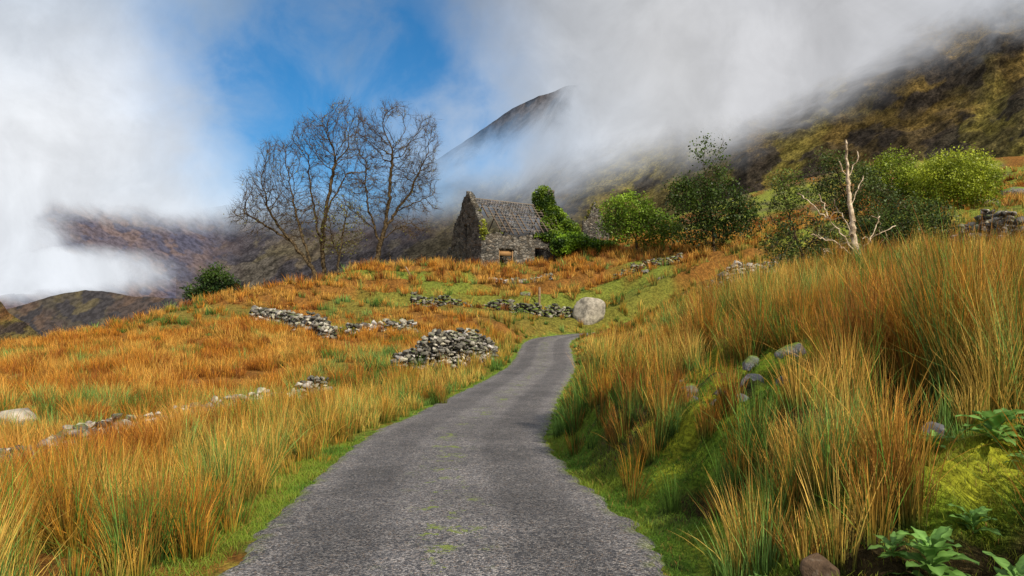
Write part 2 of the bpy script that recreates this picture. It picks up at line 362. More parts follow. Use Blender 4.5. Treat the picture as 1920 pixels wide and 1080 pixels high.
def stone_wall(label,pts,h,thick,size,heap=.4,name='stone_wall',gap=0.,bright=1.,sink=.05,mat=None):
    pts=np.array(pts,float); seg=np.linalg.norm(np.diff(pts[:,:2],axis=0),axis=1); L=seg.sum(); cum=np.concatenate([[0],np.cumsum(seg)])
    hs=h if isinstance(h,(list,tuple)) else [h]*len(pts)
    sp=Soup(); n=int(L/(size*1.05))+1; ph=random.uniform(0,50)
    for i in range(n):
        s=(i+.5)/n*L; x=np.interp(s,cum,pts[:,0]); y=np.interp(s,cum,pts[:,1]); hh=np.interp(s,cum,hs)
        x2=np.interp(min(s+.2,L),cum,pts[:,0])-np.interp(max(s-.2,0),cum,pts[:,0]); y2=np.interp(min(s+.2,L),cum,pts[:,1])-np.interp(max(s-.2,0),cum,pts[:,1])
        yaw=math.atan2(y2,x2); nx,ny=-math.sin(yaw),math.cos(yaw)
        nz=float(fbm(np.array([[s*.6+ph,ph,0]]),5,3)[0]); 
        if nz<gap: continue
        WP.append((x,y))
        hh=hh*(1-heap+heap*2*nz)*random.uniform(.85,1.12)
        z=0; base=gz(x,y)
        lay=size*.58
        while z<max(hh,lay*.6):
            w=thick*(1-.45*z/max(hh,.01))
            for o in np.arange(-w/2,w/2+.01,size*.8):
                k=random.choice([.6,.8,1,1,1.3])
                q=(x+nx*(o+random.gauss(0,size*.15))+random.gauss(0,size*.22),y+ny*(o)+random.gauss(0,size*.15))
                add_stone(sp,(q[0],q[1],base-sink+z+lay*.5+random.gauss(0,size*.09)),(size*random.uniform(.42,.8)*k,size*random.uniform(.4,.65)*k,size*random.uniform(.24,.46)*k),yaw+random.gauss(0,.5),.3,
                  np.array([1,.92,random.uniform(.70,.88)])*random.choice([.07,.12,.18,.25,.36,.5])*random.uniform(.8,1.2)*bright)
            z+=lay
    c=pts.mean(0); off=np.array([c[0],c[1],gz(c[0],c[1])])
    return obj(name,sp.mesh(name,mat or M_ROCK,False,off),label=label,cat='stone wall',loc=off)
def PX(a,d): return ((a-960)/F*d,d)
W1=[PX(-60,10.2),PX(0,10.8),PX(140,12.3),PX(300,14.3),PX(450,17),PX(610,20.5)]
stone_wall('low tumbled line of pale stones sunk in rushes',W1,.38,.3,.2,.5,gap=.18,bright=1.1,sink=0.)
stone_wall('low broken dry stone wall on the grassy rise',[PX(478,44),PX(540,41),PX(600,38),PX(628,36)],[.6,.95,.95,.6],.8,.3,.3,bright=1.)
stone_wall('low row of fallen wall stones in rushes',[PX(650,38),PX(710,39.5),PX(780,40)],.45,.5,.3,.6,gap=.2)
stone_wall('tumbled dry stone wall end beside the road',[PX(742,28.5),PX(775,28.3),PX(815,28.5),PX(865,29.3),PX(912,31)],[.35,.95,1.45,1.4,.8],1.1,.23,.12,bright=.95)
stone_wall('scattered stones fallen from a wall beside the road',[PX(880,32),PX(925,34)],[.6,.4],.6,.28,.6)
stone_wall('mossy broken stone wall on the slope',[PX(770,50),PX(830,51),PX(885,52)],[.8,.7,.6],.7,.34,.5,gap=.28,bright=.7,mat=M_MOSSROCK)
stone_wall('mossy stone bank above the bend of the road',[PX(900,53),PX(960,51.8),PX(1020,52),PX(1075,53)],[.6,.9,.9,.6],.8,.36,.5,gap=.26,bright=.65,mat=M_MOSSROCK)
stone_wall('low pale foundation stones before the ruined cottage',[PX(905,62),PX(950,61),PX(1035,63)],.5,.5,.34,.6,gap=.2)
stone_wall('long low stone pile among rushes',[PX(1330,37),PX(1380,38),PX(1450,39)],[.7,1.35,1.1],1.1,.3,.3)
stone_wall('dry stone field wall on the hillside',[PX(1785,36),PX(1850,34),PX(1900,32),PX(1990,30)],[.8,1.7,1.8,1.5],.7,.32,.3,bright=.9)
stone_wall('crumbled wall of grey stones beside green turf',[PX(1150,60),PX(1210,61),PX(1280,61)],.7,.6,.36,.5,gap=.3,bright=.7,mat=M_MOSSROCK)
rocks=[]
def boulder(label,x,y,sz,col,sink=.3,seed=0,name='boulder',mat=None,clr=1.15,facets=7,fl=.72,smooth=False):
    bm=bmesh.new(); bmesh.ops.create_icosphere(bm,subdivisions=4,radius=1)
    V=np.array([v.co[:] for v in bm.verts]); T=np.array([[v.index for v in f.verts] for f in bm.faces]); bm.free()
    n=fbm(V*1.1+seed*7.7,seed,3); n2=fbm(V*5+seed,seed+3,3)
    V=V*(.72+.55*n)[:,None]
    for k in range(facets):
        d=np.array([random.gauss(0,1),random.gauss(0,1),random.gauss(0,.8)]); d/=np.linalg.norm(d); h=random.uniform(fl,fl+.18)
        pr=V@d; V=V-np.maximum(pr-h,0)[:,None]*d*.9
    V=V*(1+.09*(n2-.5))[:,None]
    V=V*np.array(sz); z=gz(x,y); rocks.append((x,y,sz[0]*clr))
    return obj(name,mkmesh(name,V,[T],mat or M_ROCK,np.array(col)[None]*np.ones((len(V),1)),smooth),label=label,cat='rock',loc=(x,y,z+sz[2]*(1-sink*2)*.5))
boulder('large pale weathered granite boulder on the grassy bank',*PX(1110,52.2),(1.5,1.2,1.35),(.36,.32,.26),.16,3,facets=9,fl=.58,mat=M_GRANITE,clr=.9,smooth=True)
boulder('flat pale boulder lying in orange grass',*PX(32,14.6),(.55,.38,.30),(.38,.33,.27),.1,5,facets=12,fl=.55,mat=M_GRANITE,smooth=True)
boulder('small dark brown rock at the foot of the bank',1.66,3.62,(.12,.11,.13),(.12,.075,.045),.12,8,clr=1.2,facets=12,fl=.55,mat=M_GRANITE,smooth=True)
for (x,y,s,k) in [(2.12,8.2,.15,1),(2.98,7.3,.15,2),(2.62,7.5,.12,4),(2.0,7.6,.12,6),(2.35,7.6,.10,7),(2.2,6.6,.10,9),(2.25,8.9,.12,11),(2.45,6.9,.12,12),(1.95,8.4,.09,13),(2.7,6.8,.09,14),(2.15,7.2,.09,15),(3.2,6.9,.11,16),(1.85,9.3,.10,17),(2.9,4.7,.09,18)]:
    o=boulder('grey rock poking out of the mossy bank',x,y,(s*1.2,s*.9,s*.9),(.15,.152,.165),.34,k,mat=M_MOSSROCK if k%3 else M_GRANITE,facets=14,fl=.50,clr=.6); o['group']='rocks in the mossy bank'
nbank=len(rocks)
for (a,d,s) in [(235,22,.22),(985,56,.35),(1245,57,.5),(1480,44,.9),(1210,58,.3),(1760,58,.8),(1850,62,.9),(1900,70,1.1),(1700,50,.5)]:
    o=boulder('grey field stone half buried in grass',*PX(a,d),(s*1.2,s,s*.7),(.22,.21,.19),.3,int(a),mat=M_MOSSROCK); o['group']='loose field stones'
# ------------------------------------------------------------------ leaves
def leaf_soup(sp,P,size,c1,c2,cf,long=1.5):
    n=len(P); a=rng.normal(size=(n,3)); a/=np.linalg.norm(a,axis=1)[:,None]
    b=rng.normal(size=(n,3)); b-=(b*a).sum(1)[:,None]*a; b/=np.linalg.norm(b,axis=1)[:,None]
    sz=size*rng.uniform(.6,1.3,n)[:,None]
    V=np.stack([P-a*sz*long*.5,P+b*sz*.5,P+a*sz*long*.5,P-b*sz*.5],1).reshape(-1,3)
    Q=np.arange(4*n).reshape(n,4)
    cf=np.clip(cf+rng.normal(0,.16,n),0,1)[:,None]
    c=np.array(c1)*(1-cf)+np.array(c2)*cf; sp.add(V,None,Q,np.repeat(c,4,0))
def blob_points(ells,n,seed=0):
    out=[]
    vol=np.array([e[3]*e[4]*e[5] for e in ells])**.7; cnt=(vol/vol.sum()*n).astype(int)
    for e,c in zip(ells,cnt):
        q=rng.normal(size=(c*2,3)); q/=np.linalg.norm(q,axis=1)[:,None]; q*=(rng.uniform(.45,1.12,(c*2,1)))
        P=q*np.array(e[3:6])+np.array(e[:3])
        m=fbm(P*1.3,seed,3)>rng.uniform(.36,.56,len(P)); out.append(P[m])
    return np.concatenate(out)
# ------------------------------------------------------------------ trees
def tubes(sp,P,par,R,K=5,col=None):
    idx=np.array([i for i in range(len(P)) if par[i]>=0]); pa=np.array([par[i] for i in idx])
    A=P[pa];B=P[idx]; ra=np.minimum(R[pa],R[idx]*1.35); rb=R[idx]
    d=B-A; L=np.linalg.norm(d,axis=1); d/=np.maximum(L,1e-6)[:,None]
    up=np.where(np.abs(d[:,2:3])>.9,np.array([[1.,0,0]]),np.array([[0,0,1.]])); e1=np.cross(d,up); e1/=np.linalg.norm(e1,axis=1)[:,None]; e2=np.cross(d,e1)
    A=A-d*ra[:,None]*.3
    an=np.arange(K)*2*math.pi/K; ring=np.cos(an)[None,:,None]*e1[:,None]+np.sin(an)[None,:,None]*e2[:,None]
    V=np.concatenate([A[:,None]+ring*ra[:,None,None],B[:,None]+ring*rb[:,None,None]],1).reshape(-1,3)
    o=np.arange(len(idx))[:,None]*2*K; j=np.arange(K)[None]; j2=(j+1)%K
    sp.add(V,None,np.stack([o+j,o+j2,o+K+j2,o+K+j],-1).reshape(-1,4))
def build_tree(name,label,base,d,limbs,crowns,natt=900,step=.45,kill=.7,infl=5.,r0=.014,pw=2.3,twigs=3,tl=.8,leaf=None,bark=M_BARK,depth=.8,rmax=.5,cat='tree',jit=.25,seed=1,tw=.016,wob=.06,tcol=(.09,.06,.04),clump=0.,cm=None,spine=None):
    R_=random.Random(seed); bx=(base[0]-960)/F*d; bz=gz(bx,d); root=Vector((bx,d,bz-.15))
    nodes=[root]; par=[-1]; nsp=0
    for L in limbs:
        pts=[Vector(S(q[0],q[1],d+(q[2] if len(q)>2 else 0))) for q in L]
        i=min(range(len(nodes)),key=lambda k:(nodes[k]-pts[0]).length)
        cur=i
        for q in pts:
            v=q-nodes[cur]; n=max(1,int(v.length/step)); st=nodes[cur].copy()
            if v.length<step*.3: continue
            for k in range(1,n+1):
                nodes.append(st+v*(k/n)+Vector([R_.gauss(0,step*wob) for _ in range(3)])); par.append(cur); cur=len(nodes)-1
        if not nsp: nsp=len(nodes)
    nl_=len(nodes)
    att=[]
    for c in crowns:
        cx,cy,rx,ry=c[:4]; dy=c[4] if len(c)>4 else 0; wgt=c[5] if len(c)>5 else 1
        o=Vector(S(cx,cy,d+dy)); k=(d+dy)/F
        for _ in range(int(natt*wgt)):
            while True:
                v=Vector([R_.uniform(-1,1) for _ in range(3)])
                if .2<v.length<1: break
            v=v.normalized()*(v.length**.6)*R_.choice([1,1,1,1.12])
            att.append(o+Vector((v.x*rx*k,v.y*(rx+ry)*.5*k*depth,v.z*ry*k)))
    if clump>0:
        pa=np.array([a[:] for a in att]); nn=fbm(pa*.42,seed+100,2); att=[a for a,q in zip(att,nn) if q>clump]
    kids={}
    for it in range(60):
        if not att: break
        kd=kdtree.KDTree(len(nodes)); 
        for i,v in enumerate(nodes): kd.insert(v,i)
        kd.balance(); acc={}; keep=[]
        for a in att:
            co,i,ds=kd.find(a)
            if ds<kill: continue
            keep.append(a)
            if ds<infl: acc[i]=acc.get(i,Vector((0,0,0)))+(a-co)/ds
        att=keep; new=0
        for i,v in acc.items():
            if v.length<1e-4: continue
            pd=(nodes[i]-nodes[par[i]]).normalized() if par[i]>=0 else Vector((0,0,1))
            dr=(v.normalized()+pd*.45+Vector([R_.gauss(0,jit) for _ in range(3)])).normalized()
            if any(dr.dot(k)>.93 for k in kids.get(i,[])) or len(kids.get(i,[]))>3: continue
            kids.setdefault(i,[]).append(dr); nodes.append(nodes[i]+dr*step); par.append(i); new+=1
        if not new: break
    P=np.array([v[:] for v in nodes]); acc=np.zeros(len(P)); R=np.zeros(len(P))
    for i in range(len(P)-1,-1,-1):
        R[i]=max(r0**pw,acc[i]); 
        if par[i]>=0: acc[par[i]]+=R[i]*1.0
    R=np.minimum(R**(1/pw),rmax)
    if spine: 
        R[:nsp]=np.maximum(R[:nsp]*.5,np.linspace(spine[0],spine[1],nsp)); R[nsp:nl_]=np.maximum(R[nsp:nl_]*.75,spine[1]*.6)
    low=ss(1.2,0,P[:,2]-bz); R*=1+low*.5
    E=obj(name,None,label=label,cat=cat,loc=root)
    sp=Soup(); tubes(sp,P,par,R,6 if d<40 else 5)
    obj('trunk',sp.mesh('trunk',bark,True,root),parent=E)
    sp=Soup()
    thin=np.array([i for i in range(len(P)) if par[i]>=0 and R[i]<r0*3.2])
    if twigs and len(thin):
        src=np.repeat(thin,twigs); n=len(src); dr=P[src]-P[np.array(par)[src]]; dr/=np.linalg.norm(dr,axis=1)[:,None]
        b=dr+rng.normal(0,.42,(n,3))+np.array([0,0,.15]); b/=np.linalg.norm(b,axis=1)[:,None]
        ln=tl*rng.uniform(.3,1.3,n)[:,None]; A=P[src]-dr*rng.uniform(0,1,(n,1))*step
        side=np.cross(b,rng.normal(size=(n,3))); side/=np.linalg.norm(side,axis=1)[:,None]
        mid=A+b*ln*.5; b2=b+rng.normal(0,.2,(n,3)); tip=mid+b2*ln*.5
        V=np.stack([A-side*tw*.5,A+side*tw*.5,mid+side*tw*.4,mid-side*tw*.4,tip],1).reshape(-1,3); o=np.arange(n)[:,None]*5
        tc=np.array(tcol)
        sp.add(V,np.concatenate([o+3,o+2,o+4],1),np.concatenate([o,o+1,o+2,o+3],1),tc)
        b3=b+rng.normal(0,.6,(n,3)); tip2=mid+b3*ln*.4
        V=np.stack([mid-side*tw*.35,mid+side*tw*.35,tip2],1).reshape(-1,3); sp.add(V,np.arange(3*n).reshape(n,3),None,tc)
    if leaf:
        per,size,sig,c1,c2,keepf=leaf
        src=np.repeat(thin,per); Q=P[src]+rng.normal(0,sig,(len(src),3))
        k=fbm(Q*.9,seed,3); m=k>rng.uniform(.5-.25*keepf,.62-.25*keepf,len(Q)); Q=Q[m]; k=k[m]
        zz=(Q[:,2]-Q[:,2].min())/np.ptp(Q[:,2])
        leaf_soup(sp,Q,size,c1,c2,zz*.5+(k-.5)*1.6+.15)
    obj('crown',sp.mesh('crown',cm or M_LEAF,False,root),parent=E)
    return E
bl=(1,.09,.3,(.10,.09,.02),(.26,.24,.045),.35)
BT=dict(step=.34,kill=.44,infl=7.,r0=.0110,pw=2.0,twigs=5,tl=.95,tw=.017,wob=.14,tcol=(.095,.062,.032),jit=.26,clump=.40,cm=M_TWIG)
build_tree('bare_tree','tall leaning bare ash tree on the grassy crest',(592,532),65,
 [[(590,520),(584,500),(570,480),(548,455),(520,435),(495,420)],[(580,492),(572,455),(560,420),(550,380)],[(548,455),(520,420),(500,385)],[(520,435),(480,412),(458,400)]],
 [(505,385,62,50),(472,410,42,34,0,.6),(525,325,46,62,0,.9),(565,400,38,50,1,.5),(475,345,30,26,0,.35),(460,380,22,20,0,.2)],2000,leaf=bl,seed=3,rmax=.42,**BT)
build_tree('bare_tree','tall bare many-limbed ash tree on the grassy crest',(608,524),67,
 [[(607,500),(604,470),(606,430),(612,390),(620,340),(630,300)],[(604,465),(592,420),(585,370),(580,330)],[(612,395),(635,355),(652,325)],[(604,450),(560,430),(545,415)]],
 [(640,250,48,58),(585,262,40,42,-1,.7),(665,305,44,66,1,.7),(612,350,48,60,1,.7),(655,225,32,30,0,.4),(610,225,26,24,0,.25)],2000,leaf=bl,seed=5,rmax=.46,**BT)
build_tree('bare_tree','slender bare sapling with sparse spring leaves',(634,514),66,
 [[(634,490),(640,460),(645,430),(650,400)],[(636,480),(622,450),(618,420)]],
 [(642,425,42,55),(620,440,28,35,0,.4)],700,step=.32,kill=.45,leaf=(2,.13,.35,(.10,.10,.02),(.26,.26,.04),.6),seed=6,rmax=.22,wob=.15)
build_tree('bare_tree','big spreading bare ash tree beside the ruined cottage',(707,512),70,
 [[(707,490),(709,470),(714,455)],[(712,458),(702,430),(690,390),(685,340)],[(714,455),(722,425),(728,380),(732,330),(736,290)],[(722,430),(745,395),(770,360),(782,330)],[(745,395),(780,380),(805,368)],[(702,430),(680,410),(660,395)],[(714,452),(740,430),(770,418)]],
 [(735,245,46,52),(780,290,46,64,0,.8),(698,262,40,60,1,.6),(790,365,44,36,0,.6),(685,375,42,50,-1,.5),(740,350,52,50,1,.7),(795,240,24,30,0,.3),(768,425,36,20,0,.3),(800,320,28,24,0,.3)],2000,leaf=bl,seed=8,rmax=.6,**BT)
build_tree('green_tree','small bright green spring tree beside the ruin',(1195,460),67,
 [[(1193,450),(1185,435),(1170,415),(1160,400)],[(1192,448),(1200,425),(1210,395)],[(1200,430),(1230,420),(1255,425)]],
 [(1180,398,48,34),(1225,425,52,30),(1155,425,34,27,0,.5)],500,step=.35,kill=.5,r0=.012,twigs=2,tl=.5,leaf=(24,.15,.32,(.04,.09,.01),(.28,.42,.03),.9),seed=11,rmax=.16)
build_tree('green_tree','dark leafy tree with dead bare branches on top',(1340,466),61,
 [[(1338,450),(1335,420),(1330,380),(1325,340),(1318,300),(1325,258)],[(1335,420),(1365,390),(1380,370)],[(1332,400),(1300,370),(1285,350)],[(1325,320),(1345,290),(1358,262)],[(1318,310),(1305,285),(1306,268)]],
 [(1330,385,60,46),(1388,400,36,40,0,.7),(1288,365,38,30,0,.6),(1340,330,30,26,0,.12),(1310,430,50,28,0,.5),(1370,430,50,24,0,.5)],550,step=.35,kill=.5,twigs=2,tl=.7,leaf=(22,.15,.34,(.012,.03,.008),(.10,.16,.02),.6),seed=12,rmax=.22)
build_tree('green_tree','round pale yellow-green hawthorn on the hillside',(1800,396),57,
 [[(1800,380),(1790,360),(1770,340)],[(1800,380),(1815,350),(1830,330)]],
 [(1795,335,72,46),(1835,350,40,38,0,.5),(1755,345,38,38,0,.5)],500,step=.32,kill=.45,r0=.011,twigs=2,tl=.5,leaf=(40,.12,.32,(.14,.19,.015),(.50,.56,.05),1.),seed=13,rmax=.16)
build_tree('green_tree','pale green young tree on the hillside',(1672,402),61,
 [[(1670,380),(1665,350)],[(1670,385),(1690,350)]],
 [(1672,335,48,46),(1710,350,34,38,0,.6)],450,step=.34,kill=.48,twigs=2,tl=.6,leaf=(32,.13,.32,(.09,.14,.012),(.38,.46,.04),.9),seed=14,rmax=.14)
build_tree('green_tree','sparse dark holly tree behind the dead tree',(1600,470),40,
 [[(1598,430),(1590,390),(1580,350),(1565,310)],[(1590,390),(1615,350),(1620,310)],[(1590,400),(1560,370),(1545,330)]],
 [(1585,345,66,48),(1555,315,36,32,0,.5),(1625,385,60,55,1,1.)],480,step=.25,kill=.36,r0=.009,twigs=2,tl=.45,leaf=(20,.09,.22,(.015,.03,.01),(.12,.17,.03),.7),seed=15,rmax=.12)
build_tree('green_bush','dense dark green gorse bush on the slope',(1695,470),38,
 [[(1695,450),(1690,425)],[(1695,455),(1730,430)],[(1695,455),(1660,440)]],
 [(1700,420,74,48),(1750,440,44,36,0,.6),(1650,445,50,38,0,.7)],480,step=.25,kill=.34,r0=.009,twigs=2,tl=.4,leaf=(24,.09,.22,(.015,.035,.01),(.12,.17,.03),1.),seed=16,rmax=.1,cat='bush')
build_tree('green_bush','straggly half bare thorn bush beside rushes',(1505,500),33,
 [[(1505,480),(1490,440),(1480,400),(1465,350)],[(1505,480),(1530,440),(1540,400)],[(1490,445),(1455,420)]],
 [(1505,455,74,48),(1480,380,44,64,0,.5),(1560,475,44,34,0,.6)],520,step=.22,kill=.32,r0=.008,twigs=3,tl=.4,leaf=(18,.08,.2,(.02,.04,.01),(.16,.22,.03),.7),seed=17,rmax=.08,cat='bush')
build_tree('green_bush','round dark green bush on the field crest',(402,566),55,
 [[(402,555),(400,535)],[(402,555),(425,540)],[(402,555),(380,550)]],
 [(405,532,30,28),(428,548,24,20,0,.5),(375,552,26,16,0,.5)],400,step=.27,kill=.4,r0=.01,twigs=1,tl=.3,leaf=(36,.13,.25,(.012,.03,.01),(.08,.14,.02),1.0),seed=18,rmax=.1,cat='bush')
build_tree('dead_tree','bleached dead tree with upright trunk and jagged limbs',(1608,497),26,
 [[(1606,480),(1602,455),(1598,430),(1594,380),(1591,330),(1588,290),(1586,262)],[(1602,470),(1580,440,-.3),(1550,405,-.4),(1515,375,-.3),(1498,362)],[(1600,460),(1590,420,.3),(1570,390,.4),(1562,372,.4)],[(1604,478),(1630,450,-.4),(1655,435,-.5),(1680,425,-.4)],[(1606,485),(1560,450,-.6),(1520,440,-.9)],
 [(1630,452,-.4),(1645,420,-.2),(1650,405,0)],[(1594,390),(1612,350,.2),(1618,330,.3)],[(1591,330),(1604,305),(1609,285)],[(1592,340),(1578,315),(1574,300)],[(1606,488),(1650,480,-.5),(1690,492,-.7)],[(1550,405,-.4),(1545,380),(1535,362)],[(1606,488),(1570,478,-.5),(1545,470,-.8)]],
 [(1590,440,75,45,0,1)],50,step=.13,kill=.24,infl=.6,r0=.010,pw=1.8,twigs=1,tl=.3,bark=M_DEAD,seed=19,rmax=.12,tw=.010,wob=.20,tcol=(.34,.26,.18),cm=M_TWIG,spine=(.13,.032))
# ------------------------------------------------------------------ ruined cottage
HS=1.09
HO=np.array([-3.05,68.,6.55]); HA=math.atan2(.54,.84)
hc,hs=math.cos(HA),math.sin(HA)
def tolocal(P): q=(np.asarray(P)-HO)/HS; return np.stack([q[:,0]*hc+q[:,1]*hs,-q[:,0]*hs+q[:,1]*hc,q[:,2]],1)
H=obj('ruined_cottage',None,label='ruined stone cottage with broken roof smothered in ivy',cat='house',loc=HO); H.rotation_euler[2]=HA; H.scale=(HS,HS,HS)
m,t=newmat('rubble masonry'); p=t.N('ShaderNodeTexCoord').outputs['Object']
dn=t.noise(p,2.5,3); pv=t.N('ShaderNodeVectorMath',{0:p,1:t.N('ShaderNodeVectorMath',{0:dn.outputs[1],3:.25},operation='SCALE').outputs[0]},operation='ADD').outputs[0]
mp=t.N('ShaderNodeMapping',{'Vector':pv,'Scale':(2.6,2.6,4.6)}).outputs[0]
v1=t.N('ShaderNodeTexVoronoi',{'Vector':mp,'Scale':1.}); v2=t.N('ShaderNodeTexVoronoi',{'Vector':mp,'Scale':1.},feature='DISTANCE_TO_EDGE')
cc=t.N('ShaderNodeSeparateColor',{0:v1.outputs['Color']})
base=t.mix(cc.outputs[0],(.055,.053,.05),(.25,.23,.20)); base=t.mix(t.MR(cc.outputs[1],.7,1.,0,.4),base,(.22,.15,.09))
base=t.mix(t.MR(v2.outputs[0],.0,.09,1.,0.),base,(.06,.058,.055))
st=t.noise(p,.8,5,.65); base=t.mix(t.MR(st.outputs[0],.48,.68,0,.5),base,(.19,.14,.085))
base=t.mix(t.MR(t.noise(p,1.6,4,.6).outputs[0],.5,.64,0,.8),base,(.03,.03,.028))
b=t.N('ShaderNodeBump',{'Strength':1.,'Distance':.06,'Height':t.MR(v2.outputs[0],0,.18)})
finish(t,t.N('ShaderNodeBsdfPrincipled',{'Base Color':base,'Roughness':.95,'Specular IOR Level':.1,'Normal':b.outputs[0]}).outputs[0]); M_MAS=m
def cellwall(name,L,H_,inside,thick,cell,org,axis,label=None,z0=-1.2,par=H,mat=M_MAS):
    nx=int(L/cell); nz=int((H_-z0)/cell)
    X=(np.arange(nx)+.5)*cell; Z=z0+(np.arange(nz)+.5)*cell
    K=np.array([[inside(x,z) for z in Z] for x in X])
    jx=rng.normal(0,.018,(nx+1,nz+1)); jz=rng.normal(0,.018,(nx+1,nz+1)); jy=rng.normal(0,.02,(nx+1,nz+1,2))
    V=[];
    for k in (0,1):
        gx_,gz_=np.meshgrid(np.arange(nx+1)*cell,z0+np.arange(nz+1)*cell,indexing='ij')
        a=gx_+jx; zz=gz_+jz; th_=np.full_like(a,thick*k)+jy[:,:,k]
        V.append(np.stack([a,th_,zz],-1).reshape(-1,3))
    V=np.concatenate(V); n=(nx+1)*(nz+1); id_=lambda i,j,k:k*n+i*(nz+1)+j
    Q=[]
    for i in range(nx):
        for j in range(nz):
            if not K[i,j]: continue
            Q.append((id_(i,j,0),id_(i+1,j,0),id_(i+1,j+1,0),id_(i,j+1,0))); Q.append((id_(i,j,1),id_(i,j+1,1),id_(i+1,j+1,1),id_(i+1,j,1)))
            if i==0 or not K[i-1,j]: Q.append((id_(i,j,0),id_(i,j+1,0),id_(i,j+1,1),id_(i,j,1)))
            if i==nx-1 or not K[i+1,j]: Q.append((id_(i+1,j,0),id_(i+1,j,1),id_(i+1,j+1,1),id_(i+1,j+1,0)))
            if j==0 or not K[i,j-1]: Q.append((id_(i,j,0),id_(i,j,1),id_(i+1,j,1),id_(i+1,j,0)))
            if j==nz-1 or not K[i,j+1]: Q.append((id_(i,j+1,0),id_(i+1,j+1,0),id_(i+1,j+1,1),id_(i,j+1,1)))
    Q=np.array(Q); u,inv=np.unique(Q,return_inverse=True); V=V[u]; Q=inv.reshape(Q.shape)
    if axis=='y': V=V[:,[1,0,2]]; Q=Q[:,::-1]
    V=V+np.array(org)
    return obj(name,mkmesh(name,V,[Q],mat),parent=par,label=label)
def j1(x,s,a): return (float(vn(np.array([[x*1.7,s,0.]]),s)[0])-.5)*a
def gable(a,z):
    top=3.75+4.0*(1-abs(a-2.8)/3.1)+j1(a,1,.6)
    if a>5.2: top-=(a-5.2)*1.0
    if 2.75<a<3.35 and 3.2<z<4.5: return False
    if 4.0<a<4.25 and 1.6<z<1.9: return False
    return z<top
cellwall('gable_wall',6.1,8.3,gable,.55,.15,(0,0,0),'y','dark stone gable end with slit window')
def front(x,z):
    x=x+.56
    if 1.95<x<3.55 and z<2.15: return False
    if 5.9<x<7.2 and .5<z<2.35: return False
    top=3.55+j1(x,2,.5)
    if x<2.2: top+= .1
    if 3.9<x<5.2: top-=.25
    return z<top
cellwall('front_wall',9.45,4.,front,.5,.15,(.56,.02,0),'x')
cellwall('back_wall',9.45,4.,lambda x,z:z<3.4+j1(x,5,.5),.5,.15,(.56,5.5,0),'x')
cellwall('gable_wall',6.,7.4,lambda a,z:z<3.6+3.4*(1-abs(a-3)/3.)+j1(a,7,.4),.5,.15,(10.03,0,0),'y')
cellwall('chimney',1.2,8.8,lambda x,z:z>5 ,.9,.15,(8.9,2.5,0),'x',z0=5.)
cellwall('outbuilding_wall',3.3,2.9,lambda a,z:z<2.6-a*.45+j1(a,9,.7),.5,.15,(.1,6.15,0),'y','collapsed low side wall')
def box(sp,a,b,w,h,col=(.1,.1,.1)):
    a=np.array(a,float);b=np.array(b,float);d=b-a;d/=np.linalg.norm(d)
    up=np.array([0,0,1.]) if abs(d[2])<.9 else np.array([0,1.,0]); s=np.cross(d,up); s/=np.linalg.norm(s); u=np.cross(s,d)
    V=[]
    for p_ in (a,b):
        for i,j in ((-1,-1),(1,-1),(1,1),(-1,1)): V.append(p_+s*w/2*i+u*h/2*j)
    sp.add(V,None,[(0,1,2,3)[::-1],(4,5,6,7),(0,1,5,4),(1,2,6,5),(2,3,7,6),(3,0,4,7)],np.array(col))
e0=np.array([0,-.25,3.5]); rg=np.array([0,3.0,7.05])
slope=rg-e0; SLn=np.linalg.norm(slope); sd=slope/SLn; nrm=np.array([0,-sd[2],sd[1]])
sp=Soup(); rows=20; 
def has(x,v):
    if x<1.2+(1-v)**.8*3.6+j1(v*4,11,1.2)*1.7: return False
    if x>8.0-(1-v)*1.8+j1(v*5,12,1.8): return False
    if v<.34 and j1(x*1.2,13,1)>-.3+v: return False
    if 6.0<x<8.1 and .12<v<.92 and j1(x*2+v*7,15,1)>-.28: return False
    if 4.4<x<5.6 and .2<v<.7 and j1(x*2+v*9,16,1)>-.22: return False
    if 2.2<x<3.4 and .6<v<.85 and j1(x*2+v*9,18,1)>-.1: return False
    return random.random()>.05
for r in range(rows):
    v=(r+.5)/rows; x=.6+(r%2)*.15
    while x<9.9:
        w=.3
        if has(x,v):
            g=random.uniform(.025,.11); tint=random.choice([(1,.95,1.15),(1.0,1,1.05),(1.2,1.0,.9),(.9,.95,1.12)])
            c=e0+sd*(v*SLn)+np.array([x,0,0])+nrm*.06; hl=SLn/rows*.75; tw_=random.gauss(0,.012)
            V=[c+np.array([-w/2+.008,0,0])-sd*hl+nrm*.02,c+np.array([w/2-.008,0,0])-sd*hl+nrm*(.02+tw_),c+np.array([w/2-.008,0,0])+sd*hl-nrm*.01,c+np.array([-w/2+.008,0,0])+sd*hl-nrm*.01]
            sp.add(V+[q-nrm*.02 for q in V],None,[(0,1,2,3),(7,6,5,4),(0,4,5,1),(1,5,6,2),(3,7,4,0)],np.array([g*k for k in tint]))
        x+=w
m,t=newmat('slates'); c=attrcol(t); p=pos(t); n=t.noise(p,1.1,5,.6)
c=t.mix(t.MR(n.outputs[0],.52,.68,0,.45),c,(.10,.08,.07)); finish(t,t.N('ShaderNodeBsdfPrincipled',{'Base Color':c,'Roughness':.5}).outputs[0])
RO=obj('roof',sp.mesh('roof',m),parent=H,label='broken slate roof with many slates missing')
sp=Soup()
for x in np.arange(.85,9.8,.62):
    top=e0+sd*(SLn*(1.0))+np.array([x,0,0]); bt=e0+np.array([x,0,0])+sd*SLn*(random.uniform(.0,.15) if x>1.6 else .45)
    box(sp,bt,top,.08,.12,(.14,.10,.07)); 
    if random.random()<.35: box(sp,top,np.array([x,6.1,3.6]),.07,.11,(.14,.10,.07))
box(sp,(.6,3,7.1),(9.,3,7.1),.06,.14,(.18,.15,.12))
